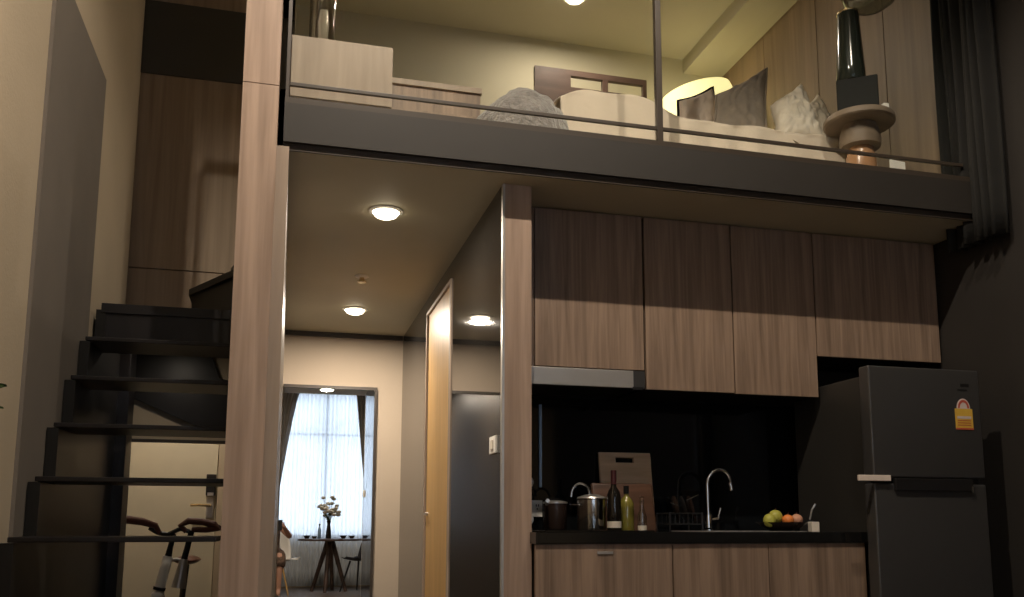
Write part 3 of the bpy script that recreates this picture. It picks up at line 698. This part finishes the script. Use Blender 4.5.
def pillow(name, c, a, b, h, rot, m, label, cat='pillow', nz=.006, fr=9, piping=None, grp='pillows on the loft bed'):
    t = thing(name, label, cat, (c[0], c[1], c[2]-a*.6), grp)
    superell(MB(), c, a, b, h, rot, nz=nz, fr=fr).build('cushion_body', M[m], t, 180)
    if piping:
        pts = []
        for k in range(49):
            th = 2*PI*k/48; sp = lambda v, p: math.copysign(abs(v)**p, v)
            pts.append(Vector(c) + rot @ Vector((a*1.0*sp(math.cos(th), .55), b*1.0*sp(math.sin(th), .55), 0)))
        MB().tube(pts, .009, 6).build('piping', M[piping], t, 60)
R3 = lambda x, y, z: Matrix.Rotation(math.radians(z), 3, 'Z') @ Matrix.Rotation(math.radians(y), 3, 'Y') @ Matrix.Rotation(math.radians(x), 3, 'X')
def quad_pillow(name, cs, th, m, label, nz=.004, fr=9, piping=None, seed=0):
    c00, c10, c11, c01 = [Vector(c) for c in cs]
    n_ = (c10-c00).cross(c01-c00).normalized()
    if n_.y > 0: n_ = -n_
    cen = (c00+c10+c11+c01)/4
    t = thing(name, label, 'pillow', (cen.x, cen.y, min(c.z for c in (c00, c10))), 'pillows on the loft bed')
    def side(sg):
        def fn(u_, v_):
            a, b = 2*u_-1, 2*v_-1
            au = .5+.5*a*(1-.10*(1-b*b)); bv = .5+.5*b*(1-.10*(1-a*a))
            p = c00*(1-au)*(1-bv)+c10*au*(1-bv)+c11*au*bv+c01*(1-au)*bv
            w_ = ((1-a**4)*(1-b**4))**.6
            q_ = Vector((a*1.3, b*1.3, seed+sg*3))*fr*.25
            cr = (abs(mnoise.noise(q_))-.25)*nz*6 + (abs(mnoise.noise(q_*2.3))-.2)*nz*3
            return p + n_*sg*(th*w_ + cr*min(1, w_*1.6)) + mnoise.noise_vector(p*7+Vector((seed, 0, 0)))*nz*1.2
        return fn
    mb = MB(); mb.sheet(side(1), 30, 30); mb.sheet(side(-1), 30, 30)
    bmesh.ops.remove_doubles(mb.bm, verts=mb.bm.verts[:], dist=.0006)
    mb.build('cushion_body', M[m], t, 180)
    if piping:
        f_ = side(1); pts = [f_(k/12, 0) for k in range(12)] + [f_(1, k/12) for k in range(12)] + [f_(1-k/12, 1) for k in range(12)] + [f_(0, 1-k/12) for k in range(13)]
        MB().tube(pts, .008, 6).build('piping', M[piping], t, 60)
quad_pillow('grey_pillow', ((1.88, 3.66, 2.70), (2.14, 3.58, 2.70), (2.21, 3.68, 3.13), (1.965, 3.74, 2.985)), .055, 'greypil', 'grey-brown pillow standing on edge with one corner pointing up', piping='greypil')
quad_pillow('piped_pillow', ((1.77, 3.83, 2.69), (2.05, 3.84, 2.69), (2.04, 3.92, 3.13), (1.84, 3.90, 3.02)), .05, 'palepil', 'pale cushion with dark piping half hidden behind the grey pillow', piping='blackmat', seed=3)
quad_pillow('white_pillow', ((2.15, 3.52, 2.68), (2.39, 3.48, 2.68), (2.345, 3.60, 3.03), (2.185, 3.62, 2.90)), .06, 'whitecr', 'rumpled white pillow with a pointed corner, between the grey pillow and the other white one', nz=.0055, fr=8, seed=7)
quad_pillow('white_pillow', ((2.36, 3.62, 2.68), (2.60, 3.62, 2.68), (2.50, 3.70, 3.05), (2.385, 3.70, 2.94)), .05, 'whitecr', 'rumpled white pillow nearest the round pedestal table', nz=.0055, fr=8, seed=12)

# bedside lamp
t = thing('bedside_lamp', 'glowing yellow lampshade behind the pillows in the loft corner', 'lamp', (2.50, 5.10, LZ))
rot = rx(10, 'Y') 
MB().lathe([(.30, -.34), (.225, .0)], (2.48, 5.0, 3.675), 40, rot=rx(-13, 'Y')).build('lamp_shade', M['shade'], t, 60)
MB().cyl((2.50, 5.10, 2.75), (2.50, 5.10, 3.52), .02).lathe([(.1, 0), (.1, .02), (.02, .05)], (2.50, 5.10, 2.675), 24).build('lamp_base', M['black'], t, 60)
MB().sphere((2.50, 5.10, 3.60), .045, sub=2).build('bulb', M['glow'], t, 180)
light('lamp', 'POINT', (2.50, 5.10, 3.62), LAMP_W, (1, .88, .58), t, shadow_soft_size=.05)
t = thing('bedside_table', 'small bedside table holding the glowing lamp', 'table', (2.5, 5.29, LZ))

bpy.data.objects.remove(t)

# pedestal table with box, bottle
PX, PYY = 2.39, 3.24
t = thing('pedestal_table', 'small round wooden pedestal table at the right end of the loft edge', 'table', (PX, PYY, LZ))
MB().lathe([(0, .27), (.142, .27), (.15, .277), (.15, .295), (.144, .303), (0, .303)], (PX, PYY, LZ), 48).build('table_top', M['stool'], t, 40)
MB().lathe([(0, .27), (.070, .27), (.082, .24), (.088, .20), (.085, .170), (.05, .165), (0, .165)], (PX, PYY, LZ), 36).build('neck', M['stool'], t, 50)
MB().lathe([(0, .165), (.052, .165), (.062, .12), (.066, .05), (.055, .0), (0, .0)], (PX, PYY, LZ), 36).build('foot', M['terra'], t, 50)
TZ = LZ+.303
tag(MB().box(2.29, 2.46, 3.155, 3.285, TZ, TZ+.155, .006, rot=Matrix.Rotation(math.radians(-36), 3, 'Z')).build('black_box', M['blackmat']), 'black cube box standing on the pedestal table', 'box')
tag(MB().box(2.425, 2.45, 3.112, 3.132, TZ, TZ+.022, .002).build('white_cube', M['white']), 'tiny white cube on the front edge of the pedestal table', 'cube')
BQ = (2.352, 3.225, TZ+.155)
t = thing('tall_vase', 'tall dark smoky green vase standing on top of the black box', 'vase', BQ)
MB().lathe([(0, 0), (.058, 0), (.062, .006), (.060, .06), (.052, .20), (.046, .325), (.041, .325), (.045, .20), (.05, .02), (0, .02)], BQ, 36).build('body', M['bottlegreen'], t, 50)
MB().lathe([(.043, .322), (.048, .326), (.047, .333), (.041, .332), (.043, .322)], BQ, 36).build('rim', M['brass'], t, 60)
t = thing('folded_paper', 'small white folded card leaning beside the pedestal foot', 'card', (2.50, 3.18, LZ))
MB().prism([(2.475, 2.39), (2.55, 2.44), (2.55, 2.475), (2.475, 2.48)], 'y', 3.16, 3.166).build('leaf', M['white'], t)
MB().prism([(2.48, 2.389), (2.55, 2.43), (2.56, 2.42), (2.49, 2.386)], 'y', 3.16, 3.19).build('leaf', M['frame'], t)
# pendant lamp
t = thing('pendant_lamp', 'smoked glass pendant shade hanging above the pedestal table', 'lamp', (2.50, 3.25, 3.20))
MB().lathe([(0, .0), (.07, .006), (.11, .035), (.125, .08), (.11, .15), (.05, .20), (.02, .21)], (2.49, 3.25, 3.235), 40).build('shade', M['greygl'], t, 80)
MB().cyl((2.50, 3.25, 3.42), (2.50, 3.25, 4.1), .003, seg=8).build('cord', M['black'], t)
MB().cyl((2.50, 3.25, 3.36), (2.50, 3.25, 3.43), .02).build('socket', M['black'], t)

# dark curtain on the right
def curtain(name, x0, x1, y, z0, z1, amp, wl, m, label, axis='x', pinch=None, grp=None, n=120):
    def fn(u_, v_):
        z = z0 + (z1-z0)*v_
        a, b = (x0, x1)
        if pinch: a, b = pinch(v_)
        s_ = a + (b-a)*u_
        w_ = amp*math.sin(2*PI*u_*wl + .8*math.sin(5*u_)) + amp*.3*math.sin(2*PI*u_*wl*2.3+1) + .006*math.sin(z*3+u_*9)
        return Vector((s_, y+w_, z)) if axis == 'x' else Vector((y+w_, s_, z))
    o = MB().sheet(fn, n, 14, .004).build(name, m, None, 180)
    return tag(o, label, 'curtain', grp)
curtain('dark_curtain', 2.90, 3.19, 2.80, 2.10, 4.06, .028, 6, M['darkcloth'], 'dark curtain bunched at the right end of the loft railing', 'y')

# ================================================================== THINGS SEEN IN THE MIRROR
SY = -1.93
curtain('sheer_curtain', -.42, 1.68, SY-.0, .02, 2.935, .02, 34, M['sheer'], 'thin white sheer curtain across the bright window', n=400)
curtain('side_curtain', 0, 0, -1.80, .05, 2.935, .035, 6, M['taupecloth'], 'taupe side curtain at the left of the mirrored window, tied back',
        pinch=lambda v: (-.42, .21-.42*(1-v)**.8 if v > .3 else -.105), grp='taupe side curtains')
curtain('side_curtain', 0, 0, -1.80, .05, 2.935, .03, 4, M['taupecloth'], 'taupe side curtain at the right of the mirrored window, tied back',
        pinch=lambda v: (1.05+.22*min(1, 1.4*(1-v)), 1.29+.05*(1-v)), grp='taupe side curtains')
tag(Bx(-.5, 1.75, -1.99, -1.74, 2.94, 3.08).build('curtain_pelmet', M['frame']), 'dark brown pelmet above the window curtains', 'pelmet')

tb = thing('dining_table', 'dark round dining table with splayed legs, seen in the mirror', 'table', (.68, -1.0, 0))
MB().lathe([(0, .70), (.43, .70), (.445, .705), (.445, .725), (.43, .73), (0, .73)], (.68, -1.0, 0), 56).build('table_top', M['tablewood'], tb, 40)
for a in (15, 105, 195, 285):
    c_, s_ = math.cos(math.radians(a)), math.sin(math.radians(a))
    MB().tube([(.68+.03*c_, -1.0+.03*s_, .70), (.68+.24*c_, -1.0+.24*s_, .0)], [.036, .024], 10).build('leg', M['tablewood'], tb, 60)
t = thing('flower_vase', 'clear vase of white and yellow daisies on the mirrored table', 'flowers', (.655, -1.0, .73))
MB().lathe([(0, 0), (.035, 0), (.04, .01), (.035, .10), (.022, .20), (.032, .25), (.029, .25), (.019, .20), (.032, .10), (.036, .015), (0, .01)], (.655, -1.0, .73), 28).build('vase', M['wine'], t, 60)
for k in range(30):
    a = k*2.4; rr = .02+.13*math.sqrt((k+.5)/30); zz = 1.10+.12*math.cos(rr*11)+.13*(random.random()-.5)+(.12 if k%5==0 else 0)
    hx, hy = .655+rr*math.cos(a), -1.0+rr*math.sin(a)
    stt = MB().tube([(.655, -1.0, .93), (.655+rr*.35*math.cos(a), -1.0+rr*.35*math.sin(a), 1.04), (hx, hy, zz)], .0022, 5).build('stem', M['leaf'], t)
    mb = MB()
    for j in range(9):
        b = 2*PI*j/9; mb.sphere((hx+.019*math.cos(b), hy+.019*math.sin(b)*.7, zz+.012*math.sin(b)), .017, (1, 1, .7), 1)
    fl = mb.build('blossom', M['petal'], t, 180)
    MB().sphere((hx, hy, zz+.006), .010, sub=1).build('centre', M['yolk'], fl, 180)
mb = MB()
for k in range(26):
    a = k*1.9; l = .09+.05*random.random(); z0 = .97+.16*random.random()
    p0 = Vector((.655, -1.0, z0)); p1 = p0+Vector((l*math.cos(a), l*math.sin(a), .03))
    n_ = Vector((-math.sin(a), math.cos(a), 0))*.028; m_ = (p0+p1)/2
    vs = [mb.bm.verts.new(q_) for q_ in (p0, m_+n_, p1, m_-n_)]; mb.bm.faces.new(vs)
mb.build('foliage', M['leaf'], t)
DISH = [(.36, -1.02, .05, 'dark bowl on the left side of the mirrored table'), (.46, -.95, .04, 'smaller dark bowl beside the blue bottle on the mirrored table'),
        (.86, -1.0, .05, 'dark bowl just right of the flowers on the mirrored table'), (.98, -1.02, .045, 'dark bowl at the right edge of the mirrored table')]
for (x, y, rr, lb_) in DISH:
    tag(MB().lathe([(0, 0), (rr*.5, 0), (rr, rr*.8), (rr*1.05, rr*.85), (rr*.9, rr*.8), (rr*.4, .006), (0, .006)], (x, y, .73), 24).build('dark_bowl', M['bowl'], None, 50), lb_, 'bowl', 'bowls on the mirrored table')
t = thing('water_bottle', 'slim dark bottle left of the flowers on the mirrored table', 'bottle', (.53, -1.02, .73))
MB().lathe([(0, 0), (.022, 0), (.024, .005), (.024, .12), (.010, .16), (.010, .19), (0, .19)], (.53, -1.02, .73), 20).build('body', M['bluegrey'], t, 50)
MB().lathe([(.012, .18), (.012, .205), (0, .206)], (.53, -1.02, .73), 16).build('cap', M['black'], t, 50)

def shell_chair(x, y, rz, m, label, name='shell_chair'):
    t = thing(name, label, 'chair', (x, y, 0), 'shell chairs round the dining table')
    Rz = Matrix.Rotation(math.radians(rz), 3, 'Z')
    def loc(p): return Rz @ Vector(p) + Vector((x, y, 0))
    def fn(u_, v_):
        a = (u_-.5)*2
        if v_ < .5:
            q_ = v_/.5; yy = .20-.36*q_; zz = .44-.02*math.sin(PI*q_)+.03*abs(a)**2; xx = a*.22*(.8+.2*math.sin(PI*q_))
        else:
            q_ = (v_-.5)/.5; yy = -.16-.09*q_; zz = .44+.38*q_**1.2; xx = a*.22*(1-.25*q_**3); yy += .06*a*a
            zz += .03*a*a*(1-q_)
        return loc((xx, yy, zz))
    MB().sheet(fn, 12, 20, .008).build('seat_shell', m, t, 180)
    for sx in (-1, 1):
        for sy in (-1, 1):
            MB().tube([loc((.10*sx, .10*sy, .42)), loc((.20*sx, .19*sy, 0))], [.014, .010], 8).build('leg', M['gold'] if m is M['white'] else M['black'], t, 60)
    return t
shell_chair(-.07, -.60, 0, M['white'], 'white shell chair with slim legs under the seated person')
shell_chair(1.10, -.90, 130, M['beigefab'], 'dark shell chair tucked in at the right of the mirrored table')

# seated person holding the phone, seen in the mirror
pr = thing('person', 'person seated on the white chair in a brown patterned dress, arms raised holding a phone', 'person', (-.06, -.55, 0))
def skinned(name, pts, edges, m, parent, lv=2, root=0):
    me = bpy.data.meshes.new(name); o = bpy.data.objects.new(name, me); COL.objects.link(o); o.parent = parent
    base = worldloc(parent)
    me.from_pydata([Vector(p[:3])-base for p in pts], edges, []); me.materials.append(m)
    md = o.modifiers.new('skin', 'SKIN'); md.use_smooth_shade = True
    for i, p in enumerate(pts):
        rr = p[3]; me.skin_vertices[0].data[i].radius = (rr, rr) if not isinstance(rr, tuple) else rr
        me.skin_vertices[0].data[i].use_root = (i == root)
    s_ = o.modifiers.new('sub', 'SUBSURF'); s_.levels = lv; s_.render_levels = lv
    return o
BX, BYY = -.165, -.58
pts = [(BX, BYY, .53, .13), (BX, BYY-.02, .68, .11), (BX, BYY-.03, .84, .125), (BX, BYY-.03, .935, .07), (BX, BYY-.01, 1.0, .048),
       (BX+.16, BYY-.01, .90, .05), (.125, BYY+.21, .765, .04), (.05, -.13, .88, .027), (.032, -.07, .915, .024),
       (BX-.16, BYY-.01, .91, .05), (-.33, BYY+.20, .77, .04), (-.08, -.13, .87, .027), (-.055, -.07, .905, .024),
       (BX+.10, BYY+.06, .52, .085), (.0, BYY+.42, .53, .058), (.0, BYY+.44, .28, .045), (.0, BYY+.43, .08, .032), (.0, BYY+.53, .03, .028),
       (BX-.10, BYY+.06, .52, .085), (-.28, BYY+.42, .53, .058), (-.28, BYY+.44, .28, .045), (-.28, BYY+.43, .08, .032), (-.28, BYY+.53, .03, .028)]
ed = [(0, 1), (1, 2), (2, 3), (3, 4), (2, 5), (5, 6), (6, 7), (7, 8), (2, 9), (9, 10), (10, 11), (11, 12), (0, 13), (13, 14), (14, 15), (15, 16), (16, 17), (0, 18), (18, 19), (19, 20), (20, 21), (21, 22)]
skinned('body', pts, ed, M['skin'], pr)
# fingers
for s_, hx in ((1, .034), (-1, -.057)):
    for k in range(4):
        z = .945-.017*k
        l = (.9, 1, .95, .8)[k]
        skinned('finger', [(hx, -.068, z-.012, .0085), (hx+s_*.012*l, -.045, z, .0082), (hx-s_*.002, -.028, z+.002, .0078), (hx-s_*.020*l, -.030, z+.002, .007)], [(0, 1), (1, 2), (2, 3)], M['skin'], pr, 1)
    skinned('thumb', [(hx, -.075, .895, .010), (hx-s_*.008, -.062, .912, .0095), (hx-s_*.022, -.050, .925, .0085)], [(0, 1), (1, 2)], M['skin'], pr, 1)
# head
HZ = 1.13; HY = BYY+.02
mb = MB(); mb.sphere((BX, HY, HZ), .1, (.78, .92, 1.15), 4)
for v in mb.bm.verts:
    d = v.co-Vector((BX, HY, HZ))
    if d.y > .04:
        if abs(d.x) < .016 and -.045 < d.z < .02: v.co.y += .018*(1-abs(d.x)/.016)*(1 if d.z < -.005 else .5)
        for ex in (-.030, .030):
            q_ = math.hypot(d.x-ex, d.z-.008)
            if q_ < .016: v.co.y -= .006*(1-q_/.016)
        if abs(d.x) < .028 and -.068 < d.z < -.052: v.co.y += .004
    if d.z < -.06: v.co.x = BX + d.x*.88
mb.cyl((BX, HY-.01, HZ-.16), (BX, HY-.005, HZ-.07), .045, seg=20)
hdn = mb.build('head', M['skin'], pr, 180)
for ex in (-.030, .030):
    e_ = MB().sphere((BX+ex, HY+.076, HZ+.008), .011, sub=2).build('eye', M['white'], hdn, 180)
    MB().sphere((BX+ex*.78, HY+.077, HZ-.095), .002, sub=1).bm.free()
MB().tube([(BX-.024, HY+.080, HZ-.060), (BX, HY+.088, HZ-.058), (BX+.024, HY+.080, HZ-.060)], [.002, .005, .002], 8).build('mouth', M['red'], hdn, 60)
for s_ in (-1, 1): MB().sphere((BX+s_*.080, HY-.005, HZ), .024, (.4, .7, 1.2), 2).build('ear', M['skin'], hdn, 180)
mb = MB(); mb.sphere((BX, HY-.02, HZ+.02), .112, (.82, .95, 1.12), 3)
for v in list(mb.bm.verts):
    d = v.co-Vector((BX, HY, HZ))
    if d.y > .055 and d.z < .065: v.co.y = HY+.02; 
mb.tube([(BX-.06, HY-.06, HZ), (BX-.08, HY-.08, HZ-.15), (BX-.08, HY-.10, HZ-.30)], [.05, .05, .02], 10).tube([(BX+.06, HY-.06, HZ), (BX+.08, HY-.08, HZ-.15), (BX+.08, HY-.10, HZ-.30)], [.05, .05, .02], 10).sphere((BX, HY-.10, HZ-.12), .08, (1, .5, 2), 2)
mb.build('hair', M['hair'], pr, 180)
dp = [(BX, BYY, .53, .155), (BX, BYY-.02, .68, .125), (BX, BYY-.03, .84, .138), (BX, BYY-.03, .92, .085), (BX+.15, BYY-.01, .905, .06), (BX-.15, BYY-.01, .905, .06),
      (BX+.08, BYY+.10, .525, .12), (0, BYY+.36, .53, .09), (BX-.08, BYY+.10, .525, .12), (-.27, BYY+.36, .53, .09), (0, BYY+.45, .36, .09), (-.27, BYY+.45, .36, .09)]
skinned('dress', dp, [(0, 1), (1, 2), (2, 3), (2, 4), (2, 5), (0, 6), (6, 7), (7, 10), (0, 8), (8, 9), (9, 11)], M['dress'], pr)
t = thing('phone', 'dark phone held up in both hands', 'phone', (-.012, -.035, .85))
MB().box(-.046, .022, -.043, -.034, .85, .985, .004, 3).build('case', M['black'], t)
MB().box(-.043, .019, -.0445, -.0428, .856, .979).build('screen', M['blackglass'], t)
MB().cyl((-.034, -.034, .965), (-.034, -.0325, .965), .006).build('lens', M['wine'], t)

# plant whose leaf tips show at the left edge
t = thing('potted_plant', 'potted plant by the left wall with dark leaf tips at the photo edge', 'plant', (-.66, 2.1, 0))
MB().lathe([(0, 0), (.06, 0), (.085, .20), (.09, .21), (.078, .21), (.074, .19), (0, .19)], (-.695, 1.78, 0), 30).build('pot', M['pot'], t, 50)
MB().lathe([(0, .192), (.075, .192)], (-.695, 1.78, 0), 20).build('soil', M['soil'], t)
def leaf(p0, p1, wd, up=Vector((0, 0, 1)), nm='leaf'):
    p0 = Vector(p0); p1 = Vector(p1); d = p1-p0; sd = d.cross(Vector((.3, -1, .2))).normalized()
    mb = MB(); n = 8; L1 = []; L2 = []; L0 = []
    for i in range(n+1):
        q_ = i/n; w_ = wd*math.sin(PI*min(1, q_*.92+.04))**.8; c_ = p0+d*q_+up*(.05*math.sin(PI*q_))*d.length
        L0.append(mb.bm.verts.new(c_)); L1.append(mb.bm.verts.new(c_+sd*w_+up*.004)); L2.append(mb.bm.verts.new(c_-sd*w_+up*.004))
    for i in range(n):
        mb.bm.faces.new((L0[i], L1[i], L1[i+1], L0[i+1])); mb.bm.faces.new((L0[i+1], L2[i+1], L2[i], L0[i]))
    bmesh.ops.solidify(mb.bm, geom=mb.bm.faces[:], thickness=.0015)
    mb.build(nm, M['leaf'], t, 180)
for k in range(9):
    a = k*2.4; h = .55+.06*k
    MB().tube([(-.695, 1.78, .19), (-.69+.02*math.cos(a), 1.78+.03*math.sin(a), h)], .004, 6).build('stem', M['leaf'], t)
    leaf((-.69+.02*math.cos(a), 1.78+.03*math.sin(a), h), (-.69+.09*math.cos(a), 1.78+.18*math.sin(a), h+.08), .03)
MB().tube([(-.695, 1.80, 1.0), (-.68, 2.0, 1.15), (-.67, 2.2, 1.20)], .003, 6).build('stem', M['leaf'], t)
leaf((-.67, 2.2, 1.20), (-.626, 2.30, 1.236), .010)
leaf((-.68, 2.1, 1.14), (-.629, 2.30, 1.184), .005)
